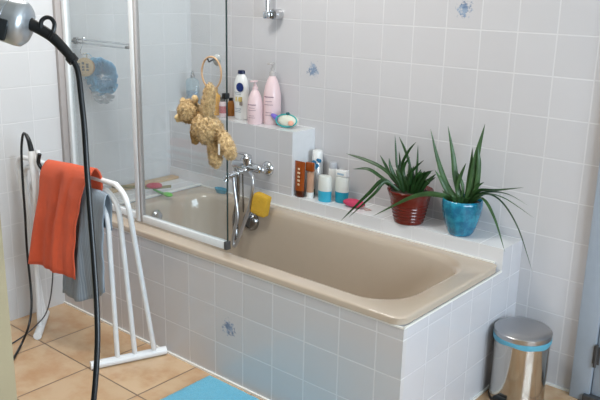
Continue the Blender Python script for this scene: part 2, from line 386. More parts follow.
# mesh pouf: many gathered ruffles
def pouf(c, R, n, sc=(1, 1, 1), seed=1):
    rnd = random.Random(seed); bm = bmesh.new()
    for i in range(n):
        d = Vector((rnd.gauss(0, 1), rnd.gauss(0, 1), rnd.gauss(0, 1))).normalized(); X, Y = frame_of(d); Rr = R*rnd.uniform(.6, 1); w = rnd.uniform(.35, .75); ph = rnd.uniform(0, 6)
        N = 26; prev = None
        for k in range(N+1):
            a = w*2.4*(k/N-.5); u = math.sin(k*1.9+ph)*.12
            p1 = d*math.cos(a)+X*math.sin(a)+Y*u; p0 = d*math.cos(a)*.72+X*math.sin(a)*.72+Y*u*.2
            v = [bm.verts.new(Vector(((c[0]+q_.x*Rr*sc[0]), c[1]+q_.y*Rr*sc[1], c[2]+q_.z*Rr*sc[2]))) for q_ in (p0, p1)]
            if prev: bm.faces.new((prev[0], prev[1], v[1], v[0]))
            prev = v
    return bm
Mn = mat('blue_netting', (128, 212, 255), .6, sheen=.3); Mn.node_tree.nodes['Principled BSDF'].inputs['Alpha'].default_value = .42
Mn2 = mat('pale_netting', (225, 232, 238), .6); Mn2.node_tree.nodes['Principled BSDF'].inputs['Alpha'].default_value = .35
c1 = at(100, 77, 1, YBAR+.075)
pf = thing('bath_pouf', 'blue and pale grey mesh bath pouf hanging behind the glass', 'bath sponge', c1)
obj('blue_ruffles', pouf(c1+Vector((.012, 0, .004)), .115, 130, (1., .42, .85), 3), Mn, pf)
c2 = at(102, 92, 1, YBAR+.07)
obj('pale_ruffles', pouf(c2+Vector((.005, .0, -.008)), .07, 45, (1.1, .5, .7), 5), Mn2, pf)
obj('cord', T(spline([c1+Vector((-.02, 0, .04)), c+Vector((.02, .012, .055)), Vector((hx+.001, YBAR-.0105, zb-.0555))], 6), .0018, seg=6), Mn, pf)

# ------------------------------------------------------------------ plush bear
YP = YS-.066
def bp(px, py, y=YP): return at(px, py, 1, y)
hk = thing('suction_hook', 'clear suction hook on the glass holding the bear ring', 'hook', bp(212, 58, YS-.004))
h0 = bp(217, 60, YS-.0035)
obj('suction_cup', L([(.021, 0), (.019, .003), (.010, .007), (.006, .012), (0, .012)], h0, axis=(0, -1, 0), seg=24), mat('clear_rubber', (150, 155, 155), .15), hk)
obj('hook', T(spline([h0+Vector((0, -.012, .004)), h0+Vector((0, -.028, .0)), h0+Vector((0, -.04, -.004)), h0+Vector((0, -.046, .008))], 5), .003, seg=8), M['greydark'], hk)
rc = bp(211.5, 73, YS-.036)
rg = obj('wooden_ring', ring_bm(rc, .058, .0036, (.10, -1, 0), sx=.80), mat('bamboo_ring', (190, 155, 120), .4)); 
# measure ellipse so the ring hangs tall
tag(rg, 'slim tan ring on the suction hook with the plush bear hanging', 'ring')
bear = thing('plush_bear', 'golden brown plush teddy bear hanging from a ring by one arm', 'soft toy', bp(207, 128))
Mp = NT('golden_plush'); nn = Mp.ramp(Mp.noise(70, 5, rough=.75), .3, .7); Mp.l(Mp.mix(nn, lin((150, 118, 70)), lin((232, 202, 150))), Mp.b.inputs['Base Color']); Mp.b.inputs['Roughness'].default_value = .95
Mp.b.inputs['Sheen Weight'].default_value = .4; Mp.bump(Mp.noise(260, 4), 1., .004); Mp = Mp.m
def fur(bm, n, ln, seed=1):
    rnd = random.Random(seed); bm.normal_update(); fs = list(bm.faces); base = [(f.calc_center_median(), f.normal.copy()) for f in fs]
    cen = sum((b_[0] for b_ in base), Vector())/len(base)
    for k in range(n):
        c_, n_ = rnd.choice(base)
        if n_.dot(c_-cen) < 0: n_ = -n_
        q = Vector((rnd.gauss(0, 1), rnd.gauss(0, 1), rnd.gauss(0, 1)-.5)).normalized()
        tip = c_+(n_+q*.75).normalized()*ln*rnd.uniform(.6, 1.3); X, Y = frame_of(n_); w = .0016
        v = [bm.verts.new(c_-n_*.001+X*math.cos(a)*w+Y*math.sin(a)*w) for a in (0, 2.1, 4.2)]; t_ = bm.verts.new(tip)
        for i in range(3): bm.faces.new((v[i], v[(i+1) % 3], t_))
    return bm
def seglimb(a, b, r0_, r1_, amp=.004):
    a = Vector(a); b = Vector(b); bm = bmesh.new(); d = b-a; pts = []; rad = []
    for k in range(25):
        t = k/24; s_ = math.sin(PI*min(1, max(0, t)))**.35 if 0 < t < 1 else .05; pts.append(a+d*t); rad.append((r0_*(1-t)+r1_*t)*s_)
    tube(bm, pts, lambda t: rad[round(t*24)], seg=28)
    for v in bm.verts:
        n = noise.noise_vector(v.co*90)+.6*noise.noise_vector(v.co*220); v.co += n*amp
    return bm
obj('body', fur(blob(bp(207, 129), (.066, .048, .054), (0, .25, 0), .006, 60, 5), 2600, .008), Mp, bear)
obj('head', fur(blob(bp(189.5, 111.5), (.044, .041, .042), (0, 0, 0), .005, 60, 5), 1600, .008, 2), Mp, bear)
obj('ear', blob(bp(195, 99), (.016, .010, .015), (0, 0, 0), .003, 80, 3), Mp, bear)
obj('ear', blob(bp(183, 101, YP+.03), (.014, .010, .013), (0, 0, 0), .003, 80, 3), Mp, bear)
obj('muzzle', blob(bp(179.5, 118, YP-.012), (.018, .018, .015), (0, 0, 0), .003, 80, 4), mat('pale_plush', (214, 190, 140), .95, bump=.8, bs=300, var=.2), bear)
obj('nose', blob(bp(176, 117.5, YP-.022), (.006, .006, .005), (0, 0, 0), 0, 80, 2), M['blackplastic'], bear)
obj('eye', blob(bp(183, 110, YP-.040), (.0035, .0035, .0035), (0, 0, 0), 0, 80, 2), M['blackplastic'], bear)
obj('arm', fur(seglimb(bp(207, 121), bp(210, 83), .026, .021), 1300, .007, 3), Mp, bear)
obj('arm', seglimb(bp(197, 120, YP-.02), bp(195, 145, YP-.025), .022, .018), mat('brown_plush', (150, 116, 66), .95, bump=.8, bs=300, var=.25), bear)
obj('leg', fur(seglimb(bp(213, 134), bp(216.5, 168, YP-.01), .022, .028), 1300, .007, 4), Mp, bear)
obj('leg', fur(seglimb(bp(220, 130), bp(233, 159, YP-.02), .022, .028), 1300, .007, 5), Mp, bear)
obj('seam_tag', box(bp(218, 144, YP-.045), bp(220, 155, YP-.0435)), mat('white_tag', (235, 235, 230), .7), bear, False)

# ------------------------------------------------------------------ shelf bottles
def B(x, y, z=ZB): return Vector((x, y, z+.0005))
def wx(px, y, z): # world x where photo column px meets depth y at height z
    lo, hi = -2.5, 1.0
    for _ in range(40):
        mid = (lo+hi)/2; d = Vector((mid, y, z))-CAM
        if 300+FPX*d.dot(rt)/d.dot(fw) < px: lo = mid
        else: hi = mid
    return mid
def wpt(px, y, z): return Vector((wx(px, y, z), y, z))
# mouthwash with blue liquid
p = wpt(193, -.09, ZB+.0005)
t = thing('pump_bottle', 'clear pump bottle half full of dark blue liquid, left end of the tiled shelf', 'bottle', p, 'toiletries on the tiled shelf')
obj('bottle', L([(0, 0), (.036, 0), (.038, .004), (.038, .15), (.03, .165), (.012, .172), (.012, .178), (0, .178)], p, sx=1.1, sy=.7), glass_mat('clear_bottle', (.75, .86, .9, 1), .25), t)
obj('blue_liquid', L([(0, .003), (.0335, .003), (.0335, .105), (0, .105)], p, sx=1.1, sy=.7), mat('blue_liquid', (88, 128, 160), .2), t)
obj('pump', lathe(T([p+Vector((0, 0, .178)), p+Vector((0, 0, .208))], .004), [(.013, .172), (.013, .186), (.008, .188), (.008, .2), (0, .2)], p), M['chrome'], t)
# amber bottle
p = wpt(215.5, -.08, ZB+.0005)
t = thing('amber_bottle', 'amber yellow bottle on the shelf behind the plush bear', 'bottle', p, 'toiletries on the tiled shelf')
obj('bottle', L([(0, 0), (.026, 0), (.030, .005), (.031, .07), (.026, .095), (.013, .11), (.012, .118), (0, .118)], p), mat('amber_liquid', (250, 176, 50), .1, var=.15), t)
obj('cap', L([(.014, .112), (.014, .132), (.012, .134), (0, .134)], p), mat('gold_cap', (190, 140, 50), .3), t)
# small jar with dark cap
p = wpt(223, -.10, ZB+.0005)
t = thing('small_jar', 'small pink and white bottle with a dark cap at the glass edge', 'bottle', p, 'toiletries on the tiled shelf')
obj('bottle', L([(0, 0), (.016, 0), (.018, .003), (.018, .07), (.013, .078), (0, .078)], p), mat('pink_white_plastic', (222, 196, 196), .3), t)
obj('label_band', L([(.0185, .02), (.0185, .055)], p), mat('dark_pink_label', (180, 90, 100), .5), t)
obj('cap', L([(.0135, .076), (.0135, .098), (0, .1)], p), M['blackplastic'], t)
# amber brown jar right of edge
p = wpt(231, -.045, ZB+.0005)
t = thing('brown_bottle', 'short brown bottle behind the white lotion bottle, by the glass edge', 'bottle', p, 'toiletries on the tiled shelf')
obj('bottle', L([(0, 0), (.018, 0), (.021, .004), (.021, .05), (.014, .07), (.010, .078), (0, .078)], p), mat('brown_glass', (150, 96, 42), .15), t)
obj('cap', L([(.011, .076), (.011, .09), (0, .091)], p), M['blackplastic'], t)
# white lotion bottle
p = wpt(241.5, -.075, ZB+.0005)
t = thing('lotion_bottle', 'white lotion bottle with round navy blue logo and navy cap', 'bottle', p, 'toiletries on the tiled shelf')
Mw = mat('white_plastic', (236, 236, 234), .25)
obj('bottle', L([(0, 0), (.034, 0), (.041, .006), (.044, .10), (.044, .155), (.041, .18), (.031, .205), (.019, .218), (.016, .222), (0, .222)], p, sx=1.0, sy=.6), Mw, t)
bn = t.children[0]
obj('cap', L([(.019, .220), (.021, .222), (.020, .234), (.016, .237), (0, .237)], p, sx=1, sy=.75), mat('navy_plastic', (25, 35, 70), .3), t)
vd = Vector((FACE.y*.35, -1, 0)).normalized(); vx = Vector((1, vd.x, 0)).normalized()
navy = mat('navy_print', (28, 48, 110), .35)
lg = obj('round_logo', L([(0, .0), (.022, .0), (.022, .003), (0, .003)], p+Vector((.014, -.0242, .158)), axis=(0.05, -1, 0), seg=28), navy, t)
text_on('NIVEA', .0115, p+Vector((.0145, -.0281, .158)), (1, .05, 0), (0, 0, 1), Mw, lg)
obj('gold_picture', box(p+Vector((-.014, -.0262, .088)), p+Vector((.026, -.0235, .112)), .004), mat('gold_print', (215, 190, 120), .5, var=.3, vs=90), t)
obj('grey_print', box(p+Vector((-.004, -.0252, .070)), p+Vector((.028, -.0230, .092)), .003), mat('grey_print', (150, 140, 135), .5, var=.3, vs=120), t)
for k, (w, z) in enumerate(((.022, .130), (.018, .122), (.02, .052), (.014, .044), (.017, .036))):
    obj('print_line', box(p+Vector((-w, -.0258 if z < .1 else -.0268, z)), p+Vector((w, -.0235, z+.003))), mat('faint_print', (160, 165, 175), .5), t, False)
# pink pump bottles
pinkm = mat('pink_plastic', (230, 204, 206), .28, var=.02); clearpump = mat('pale_clear_plastic', (215, 210, 208), .15, trans=.3)
def pink(px, y, h, R, label, pump=True):
    p = wpt(px, y, ZB+.0005); t = thing('pink_pump_bottle', label, 'bottle', p, 'toiletries on the tiled shelf')
    obj('bottle', L([(0, 0), (R*.93, 0), (R, .005), (R, h*.42), (R*.96, h*.55), (R*.82, h*.68), (R*.55, h*.80), (R*.34, h*.86), (R*.30, h*.88), (0, h*.88)], p), pinkm, t)
    pu = lathe(T([p+Vector((0, 0, h*.88)), p+Vector((0, 0, h*1.08))], .0045), [(R*.36, h*.86), (R*.36, h*.93), (R*.2, h*.94), (R*.2, h)], p)
    bx(pu, p+Vector((-.010, -.028, h*1.06)), p+Vector((.010, .010, h*1.10)), .003)
    obj('pump_head', pu, clearpump if h > .2 else pinkm, t)
    return p, t, R, h
for args, wid in (((255, -.115, .185, .037, 'shorter pale pink pump bottle in front of the taller one'), .02), ((272, -.06, .262, .042, 'tall pale pink pump bottle beside the soap dish, highest on the shelf'), .026)):
    p, t, R, h = pink(*args)
    Z = Vector((.3, -1, 0)).normalized(); X = Vector((1, .3, 0)).normalized()
    for k, (zz, w_, hh) in enumerate(((.50, 1, .004), (.42, .7, .0025), (.36, .9, .0025), (.22, .6, .002), (.17, .8, .002))):
        a = [p+Vector((0, 0, h*zz))+ (Z*math.cos(q_)+X*math.sin(q_))*(R*1.006 if zz < .45 else R*.99) for q_ in [j*.12*w_ for j in range(-5, 6)]]
        bm = T(a, hh*.5, seg=6)
        obj('print_line', bm, mat('mauve_print', (150, 120, 135), .5), t)
# soap dish
p = wpt(288, -.080, ZB+.0005)
t = thing('soap_holder', 'oval white and teal soap bar holder with purple clip on the shelf end', 'soap holder', p, 'toiletries on the tiled shelf')
bm = blob(p+Vector((.0, 0, .031)), (.054, .032, .031), (0, 0, .2), .001, 30, 4)
obj('soap_block', bm, mat('soap_white', (222, 222, 206), .35, var=.12, vs=40), t)
obj('teal_rim', ring_bm(p+Vector((.004, -.018, .034)), .029, .0035, (.35, -1, .25), sx=1.75), mat('teal_plastic', (60, 165, 165), .3), t)
obj('purple_clip', blob(p+Vector((-.062, -.014, .040)), (.034, .014, .012), (0, .35, 0), .001, 30, 3), mat('purple_plastic', (120, 105, 200), .35), t)
obj('dark_knob', blob(p+Vector((.006, -.01, .066)), (.010, .008, .007), (0, 0, 0), 0, 30, 3), mat('dark_teal', (20, 90, 95), .3), t)
obj('orange_patch', blob(p+Vector((.036, -.022, .026)), (.014, .012, .012), (0, 0, 0), 0, 30, 3), mat('peach_soap', (238, 175, 150), .4), t)
# shower rail bracket
q = at(271.5, 14, 1, -.045)
t = thing('shower_rail', 'chrome shower riser rail with round wall bracket high on the wall', 'shower rail', (q.x, 0, q.z))
obj('wall_bracket', L([(.0, .05), (.022, .05), (.024, .045), (.024, .0)], (q.x+.012, -.0, q.z-.002), axis=(0, -1, 0), seg=28), M['chrome'], t)
obj('rail', T([(q.x-.014, -.058, q.z-.018), (q.x-.014, -.058, 2.05)], .0095, seg=16), M['chrome'], t)
obj('clamp', box((q.x-.032, -.072, q.z-.022), (q.x+.004, -.044, q.z+.012), .006), M['chrome'], t)
obj('wall_bracket', L([(.0, .05), (.022, .05), (.024, .045), (.024, .0)], (q.x, 0, 2.03), axis=(0, -1, 0), seg=28), M['chrome'], t)

# ------------------------------------------------------------------ mixer tap
YW = YLE+.006
mx = thing('bath_mixer', 'chrome wall mounted bath mixer tap with hand shower hose', 'tap', at(255, 166, 1, YW))
fr_ = at(268, 167, 1, YW); fl_ = at(237, 160, 1, YW); zt = .675; yb = YW-.048
obj('wall_flange', L([(.0, .020), (.012, .022), (.026, .014), (.034, .004), (.035, 0)], (fr_.x+.0, YW, zt-.004), axis=(0, -1, 0), seg=28), M['chrome'], mx)
obj('wall_flange', L([(.0, .020), (.012, .022), (.026, .014), (.034, .004), (.035, 0)], (fr_.x-.15, YW, zt-.004), axis=(0, -1, 0), seg=28), M['chrome'], mx)
for xx in (fr_.x, fr_.x-.15): obj('union_pipe', T([(xx, YW-.015, zt), (xx, yb+.008, zt)], .014, seg=16), M['chrome'], mx)
obj('valve_body', lathe(bmesh.new(), [(0, 0), (.018, .001), (.021, .008), (.021, .03), (.024, .045), (.026, .085), (.024, .12), (.021, .145), (.021, .17), (.018, .178), (.012, .182), (.015, .186), (.015, .200), (.01, .204), (0, .204)], (fr_.x-.172, yb-.004, zt), axis=(1, 0, 0), seg=24), M['chrome'], mx)
xm = fr_.x-.075
obj('cartridge', L([(.022, .0), (.024, .02), (.024, .040), (.018, .046), (0, .047)], (xm, yb-.008, zt+.012), axis=(0, -.25, 1), seg=24), M['chrome'], mx)
obj('lever_handle', T(spline([(xm, yb-.02, zt+.062), (xm-.015, yb-.05, zt+.07), (xm-.035, yb-.10, zt+.078)], 6), lambda t: .013-.005*t, flat=.55), M['chrome'], mx)
obj('spout', T(spline([(xm, yb-.01, zt-.010), (xm-.01, yb-.06, zt-.018), (xm-.02, yb-.12, zt-.030), (xm-.022, yb-.135, zt-.05)], 6), .0145, seg=16), M['chrome'], mx)
# hose
def hp(px, py, y): return at(px, py, 1, y)
hose = [Vector((xm+.025, yb-.02, zt-.020)), hp(253, 180, -.26), hp(250, 205, -.27), hp(243.5, 225, -.29), hp(238, 240, -.31), hp(234.5, 246, -.315), hp(233, 240, -.315), hp(235, 228, -.31), hp(237.5, 215, -.30), hp(234, 185, -.29), hp(233.5, 172, -.285)]
obj('shower_hose', T(spline(hose, 8), .0085, seg=10), M['hose'], mx)
obj('hand_shower', T(spline([hp(236, 168, -.28), hp(238, 176, -.28), hp(238, 195, -.275), hp(235, 215, -.28), hp(236.5, 240, -.30)], 6), lambda t: .009+.006*(t > .7)*math.sin((t-.7)/.3*PI), seg=14), M['chrome_dark'], mx)
sd = thing('pull_rod', 'thin chrome rod hanging under the mixer tap beside the hose', 'rod', hp(243, 172, -.23))
obj('rod', T([hp(242.5, 170, -.232), hp(243.5, 212, -.232)], .004), M['chrome_dark'], sd)
# sponge
c = at(261, 204.5, 1, -.262)
bm = box((-.040, -.022, -.050), (.040, .022, .050), .008)
bmesh.ops.subdivide_edges(bm, edges=bm.edges[:], cuts=5, use_grid_fill=True)
Rm = Matrix.Translation(c) @ Matrix.Rotation(.12, 4, 'Z') @ Matrix.Rotation(.2, 4, 'Y')
for v in bm.verts:
    v.co = Rm @ v.co; v.co += noise.noise_vector(v.co*30)*.003
tag(obj('yellow_sponge', bm, mat('yellow_foam', (222, 174, 56), .9, var=.12, bump=.8, bs=160)), 'yellow bath sponge leaning on the tiles under the tap', 'sponge')
# turquoise dish
p = wpt(221, -.195, ZR+.0008)
t = thing('soap_dish', 'oval turquoise soap dish on the tub rim behind the glass', 'soap dish', p)
obj('dish', L([(0, .004), (.026, .004), (.034, .014), (.037, .022), (.039, .022), (.036, .012), (.028, 0), (0, 0)], p, sx=1.05, sy=.5), mat('turquoise_plastic', (20, 150, 180), .3), t)
# scrub brush (red) + green brush
zl = .5245
a = at(112, 186, 2, zl+.01); b = at(171, 187.5, 2, zl+.003)
t = thing('long_handled_brush', 'long olive brown handled brush with red head on left ledge', 'brush', at(155, 188, 2, zl))
hd = at(155, 187, 2, zl+.014)
obj('handle', T([Vector((max(a.x, XL+.012), a.y, zl+.009)), Vector((hd.x, hd.y, zl+.010)), Vector((b.x, b.y, zl+.009))], .0075), mat('olive_wood', (128, 120, 78), .5), t)
obj('head', blob(Vector((hd.x, hd.y-.004, zl+.022)), (.028, .040, .014), (0, 0, -.9), .002, 60, 3), mat('red_bristles', (185, 60, 80), .7, var=.2), t)
a = at(154, 189.5, 2, .53); b = at(172, 197.5, 2, .518)
t = thing('green_brush', 'bright green nail brush shaped like a paddle by the left ledge', 'brush', (a+b)/2)
d = (b-a)
obj('handle', T([a, a+d*.55], lambda t: .007+.003*t, flat=.6), mat('green_plastic', (60, 150, 60), .35), t)
obj('paddle', blob(a+d*.78+Vector((0, 0, .006)), (.030, .018, .011), (0, 0, math.atan2(d.y, d.x)), .001, 30, 3), mat('green_plastic_paddle', (95, 190, 60), .35), t)

# ------------------------------------------------------------------ ledge items
def LW(px, y): return wpt(px, y, ZL+.0005)
def tubebottle(name, label, px, y, h, w, bodym, capm, caph, tilt=0):
    p = LW(px, y); t = thing(name, label, 'tube', p, 'toiletries on the ledge')
    bm = bmesh.new(); n = 24; rings = []
    for k in range(10):
        f = k/9; z = caph+(h-caph)*f; sy = .016*(1-f)+.0025*f; sx = w*.42*(1-f)+w*.5*f
        rings.append([bm.verts.new((p.x+math.cos(2*PI*j/n)*sx+tilt*z, p.y+math.sin(2*PI*j/n)*sy, p.z+z)) for j in range(n)])
    for r1, r2 in zip(rings, rings[1:]):
        for j in range(n): bm.faces.new((r1[j], r1[(j+1) % n], r2[(j+1) % n], r2[j]))
    bm.faces.new(rings[-1]); bm.faces.new(rings[0])
    obj('tube', bm, bodym, t)
    obj('cap', L([(0, 0), (w*.40, 0), (w*.42, .002), (w*.42, caph), (0, caph)], p, sy=.55 if w > .05 else .8, seg=24), capm, t)
    return p, t
brown = mat('brown_amber_plastic', (150, 70, 22), .2, var=.15); dkb = mat('dark_brown_cap', (70, 28, 12), .25)
p, t = tubebottle('brown_tube', 'amber brown cosmetic tube with white lettering, leftmost on the ledge', 299.5, -.138, .165, .060, brown, dkb, .03)
bm = bmesh.new()
for k, w in enumerate((.010, .014, .012, .014, .010)):
    z = .055+k*.018; bx(bm, p+Vector((-w*.5+.004, -.0165, z)), p+Vector((w*.6+.004, -.0125, z+.010)), .002)
obj('white_lettering', bm, mat('cream_print', (225, 195, 160), .5), t)
p, t = tubebottle('cream_tube', 'brown and grey tube standing on its white cap', 310, -.12, .165, .042, mat('brown_grey_tube', (190, 150, 125), .3, var=.3, vs=14), Mw, .028)
obj('brown_band', box(p+Vector((-.021, -.012, .125)), p+Vector((.021, .004, .166)), .003), brown, t)
def can(px, y, h, R, label, body, cap, caph, cat='bottle', name='spray_can'):
    p = LW(px, y); t = thing(name, label, cat, p, 'toiletries on the ledge')
    obj('can', L([(0, 0), (R*.95, 0), (R, .004), (R, h-caph), (R*.9, h-caph+.004), (0, h-caph+.004)], p), body, t)
    obj('cap', L([(R*.92, h-caph), (R*.92, h-.006), (R*.8, h), (0, h)], p), cap, t); return p, t
p, t = can(316.5, -.040, .205, .026, 'tall white spray can with blue patterned top behind the deodorants', mat('grey_white_can', (200, 200, 200), .25, .3), Mw, .055)
for a_, z_, rr in ((.0, .150, .012), (.6, .138, .010), (1.1, .160, .009), (.4, .128, .007), (.75, .165, .007)):
    obj('blue_dot', L([(0, .002), (rr, .002), (rr, -.004)], p+Vector((math.sin(a_)*.0255, -math.cos(a_)*.0255, z_)), axis=(math.sin(a_), -math.cos(a_), 0), seg=14), mat('blue_print', (40, 110, 150), .4), t)
p, t = can(311, -.075, .15, .018, 'slim grey bottle with dark green foot behind the cream tube', mat('grey_bottle', (175, 165, 158), .3), mat('pale_lid', (215, 215, 210), .3), .03, name='slim_bottle')
obj('green_band', L([(.0186, .002), (.0186, .03)], p), mat('dark_green_print', (50, 90, 80), .4), t)
p, t = can(332, -.028, .16, .020, 'white bottle with grey lid standing against the wall', Mw, mat('grey_lid', (190, 192, 198), .3), .03, name='white_bottle')
turq = mat('turquoise_band_plastic', (60, 175, 205), .3)
turq2 = mat('deep_turquoise_plastic', (30, 150, 175), .3)
def deo(px, y, h, R, label, tm, topbox=False):
    p = LW(px, y); t = thing('deodorant_stick', label, 'deodorant', p, 'toiletries on the ledge')
    obj('base', L([(0, 0), (R*.92, 0), (R*.95, .003), (R, h*.42), (0, h*.42)], p, sy=.75), tm, t)
    obj('cap', L([(R, h*.42), (R*1.0, h*.44), (R*.96, h*.92), (R*.85, h*.985), (0, h)], p, sy=.75), mat('off_white_cap', (216, 218, 212), .35), t)
    if topbox: pass
    return p
deo(324.5, -.115, .118, .034, 'white and light turquoise deodorant stick, nearer of the pair', turq)
pd = deo(341.5, -.075, .118, .034, 'white and deep turquoise deodorant stick with small white box on top', turq2)
t = thing('small_box', 'small white box lying on top of the deodorant stick', 'box', pd+Vector((0, 0, .1185)))
obj('carton', box(pd+Vector((-.028, -.014, .1185)), pd+Vector((.028, .014, .146)), .002), Mw, t)
obj('print', box(pd+Vector((-.018, -.0146, .126)), pd+Vector((.018, -.0138, .134))), mat('pale_blue_print', (160, 185, 205), .5), t, False)
c = LW(354, -.105)
t = thing('pumice_stone', 'pink red oval pumice stone with a cord on the ledge', 'pumice stone', c, None)
obj('stone', blob(c+Vector((0, 0, .019)), (.054, .026, .018), (0, 0, .12), .002, 40, 4), mat('pink_stone', (200, 66, 100), .8, var=.12, bump=.6, bs=200), t)
obj('cord', T(spline([c+Vector((.048, 0, .018)), c+Vector((.066, -.012, .006)), c+Vector((.080, -.006, .004)), c+Vector((.088, .006, .004)), c+Vector((.074, .008, .004)), c+Vector((.060, .0, .008))], 5), .0018, seg=6), mat('beige_cord', (190, 150, 140), .8), t)

# ------------------------------------------------------------------ plants
def leaf(bm, pts, w, flat=.22, seg=6, prof=None):
    P = spline(pts, 8)
    tube(bm, P, prof or (lambda t: 1.1*w*(.75+.5*t if t < .4 else .95*(1-((t-.4)/.6)**2.6)+.04)), seg=seg, flat=flat, normal=Vector((.75, .62, 0.1)))
def leafmat(name, a, b):
    t = NT(name); t.l(t.mix(t.noise(22, 3), lin(a), lin(b)), t.b.inputs['Base Color']); t.b.inputs['Roughness'].default_value = .38; return t.m
def plant_pts(base, pix, y1):
    n = len(pix); out = [base]
    for i, (x, y) in enumerate(pix): out.append(at(x, y, 1, base.y+(y1-base.y)*(i+1)/n))
    return out
# red ribbed pot
pr = wpt(408.5, -.115, ZL+.0005); 
t = thing('potted_plant', 'spiky dark green plant in a ribbed red pot on the ledge', 'potted plant', pr, 'plants on the ledge')
prof = [(0, 0), (.060, 0), (.063, .004)]
for k in range(36):
    f = k/35; z = .008+.098*f; r = .063+.022*f+(.0022*math.sin(k*PI*2/5) if .05 < f < .75 else 0); prof.append((r, z))
prof += [(.088, .112), (.095, .130), (.098, .138), (.096, .140), (.090, .136), (.084, .118), (0, .118)]
prof = [(r_*.98, z_*1.0) for r_, z_ in prof]
redm = mat('red_glazed_pot', (104, 26, 14), .25, var=.15, coat=.3)
obj('pot', L(prof, pr, seg=48), redm, t, ang=75)
soilm = mat('potting_soil', (60, 48, 38), .95, var=.4, bump=1, bs=90)
obj('soil', L([(0, .126), (.04, .128), (.086, .124)], pr, seg=24), soilm, t)
bm = bmesh.new(); b0 = pr+Vector((0, 0, .12)); bo = lambda dx, dy=0: b0+Vector((dx, dy, 0))
yb0 = pr.y
leaves = [(-.02, .0, [(385, 170), (366, 160), (346, 153.5)], .009, -.16), (-.03, -.01, [(381, 177), (368, 169), (353, 169)], .009, -.18),
 (-.04, -.02, [(384, 180), (368, 194), (341, 220.5)], .009, -.24), (-.03, -.02, [(386, 182), (374, 194), (349, 217)], .008, -.245),
 (-.01, 0, [(398, 170), (396, 152), (395, 135)], .0055, -.10), (.02, 0, [(410, 166), (405, 150), (399, 136.5)], .0065, -.09), (.0, 0, [(402, 168), (408, 152), (416, 142)], .007, -.10),
 (.03, 0, [(416, 178), (417.5, 162), (418, 145)], .0055, -.10), (-.02, 0, [(392, 178), (386, 166), (380, 155)], .008, -.12), (.0, .01, [(400, 172), (400, 162), (399, 151)], .006, -.08),
 (.04, 0, [(418, 180), (426, 173), (433, 170.5)], .008, -.13), (.03, 0, [(414, 184), (424, 180), (431, 184)], .009, -.14), (.02, 0, [(409, 178), (415, 168), (424, 160)], .007, -.11),
 (.01, 0, [(404, 176), (404, 166), (410, 157)], .009, -.12), (-.01, 0, [(397, 180), (391, 168), (389, 158)], .009, -.13), (-.04, 0, [(389, 185), (382, 180), (376, 184)], .008, -.15)]
for dx, dy, pix, w, y1 in leaves: leaf(bm, plant_pts(bo(dx, dy), pix, y1), w*.8)
rnd = random.Random(4)
for k in range(60):
    a_ = rnd.uniform(0, 2*PI); rr = rnd.uniform(.01, .07); h_ = rnd.uniform(.05, .11); o_ = b0+Vector((math.cos(a_)*rr*.6, math.sin(a_)*rr*.45, 0)); u_ = rnd.uniform(.2, .8)
    tip = o_+Vector((math.cos(a_)*h_*u_, math.sin(a_)*h_*u_*.6, h_)); 
    if tip.y > -.012: tip.y = -.012
    leaf(bm, [o_, (o_+tip)/2+Vector((0, 0, .012)), tip], rnd.uniform(.004, .008), flat=.35)
obj('foliage', bm, leafmat('dark_green_leaves', (12, 38, 16), (48, 88, 38)), t, ang=80)
# turquoise pot
pt_ = wpt(460, -.108, ZL+.0005)
t = thing('potted_plant', 'long leaved aloe like plant in a glossy turquoise pot on the ledge', 'potted plant', pt_, 'plants on the ledge')
prof = [(0, 0), (.043, 0), (.047, .004), (.055, .018), (.066, .05), (.075, .085), (.079, .110), (.080, .130), (.078, .142), (.075, .144), (.072, .140), (.072, .125), (0, .125)]
Mt = NT('turquoise_crackle_glaze'); vo = Mt.noise(26, 4, rough=.7); 
Mt.l(Mt.mix(Mt.ramp(vo, .4, .65), lin((4, 106, 142)), lin((30, 146, 174))), Mt.b.inputs['Base Color']); Mt.b.inputs['Roughness'].default_value = .15; Mt.b.inputs['Coat Weight'].default_value = .5
cw = Mt.n('ShaderNodeTexWave'); cw.inputs['Scale'].default_value = 8; cw.inputs['Distortion'].default_value = 6; Mt.l(Mt.n('ShaderNodeTexCoord').outputs['Object'], cw.inputs['Vector']); Mt.bump(cw.outputs['Fac'], .5, .004)
obj('pot', L(prof, pt_, seg=48), Mt.m, t, ang=75)
obj('soil', L([(0, .13), (.04, .131), (.0715, .128)], pt_, seg=24), soilm, t)
bm = bmesh.new(); b0 = pt_+Vector((0, 0, .125))
big = lambda w: (lambda t: w*(.9+.15*t if t < .4 else (.96*(1-((t-.4)/.6)**1.6)+.03)))
leaves = [(-.01, [(447, 185), (438, 160), (430.5, 129)], .011, -.10), (.0, [(456, 180), (453, 155), (448, 126)], .012, -.09), (.02, [(472, 185), (477, 155), (485, 124)], .016, -.10),
 (.03, [(476, 190), (479, 165), (478, 148)], .009, -.11), (.015, [(468, 188), (471, 165), (472.5, 148)], .010, -.09), (.0, [(457, 190), (461, 175), (466, 163)], .007, -.12),
 (-.03, [(446, 190), (441, 180), (435, 170)], .007, -.13), (.03, [(478, 191), (497, 190), (523.5, 187.5)], .011, -.12), (.03, [(482, 193), (506, 193.5), (529, 206)], .011, -.17),
 (.03, [(482, 194), (504, 198), (534, 218)], .011, -.20), (.035, [(484, 194), (510, 212), (532, 269)], .0095, -.13), (.03, [(482, 198), (494, 217), (505, 252)], .0105, -.20),
 (-.03, [(440, 195), (415, 196), (373, 216)], .012, -.25), (.02, [(474, 192), (478, 186), (484, 182)], .007, -.12), (.0, [(463, 188), (460, 178), (456, 171)], .006, -.11)]
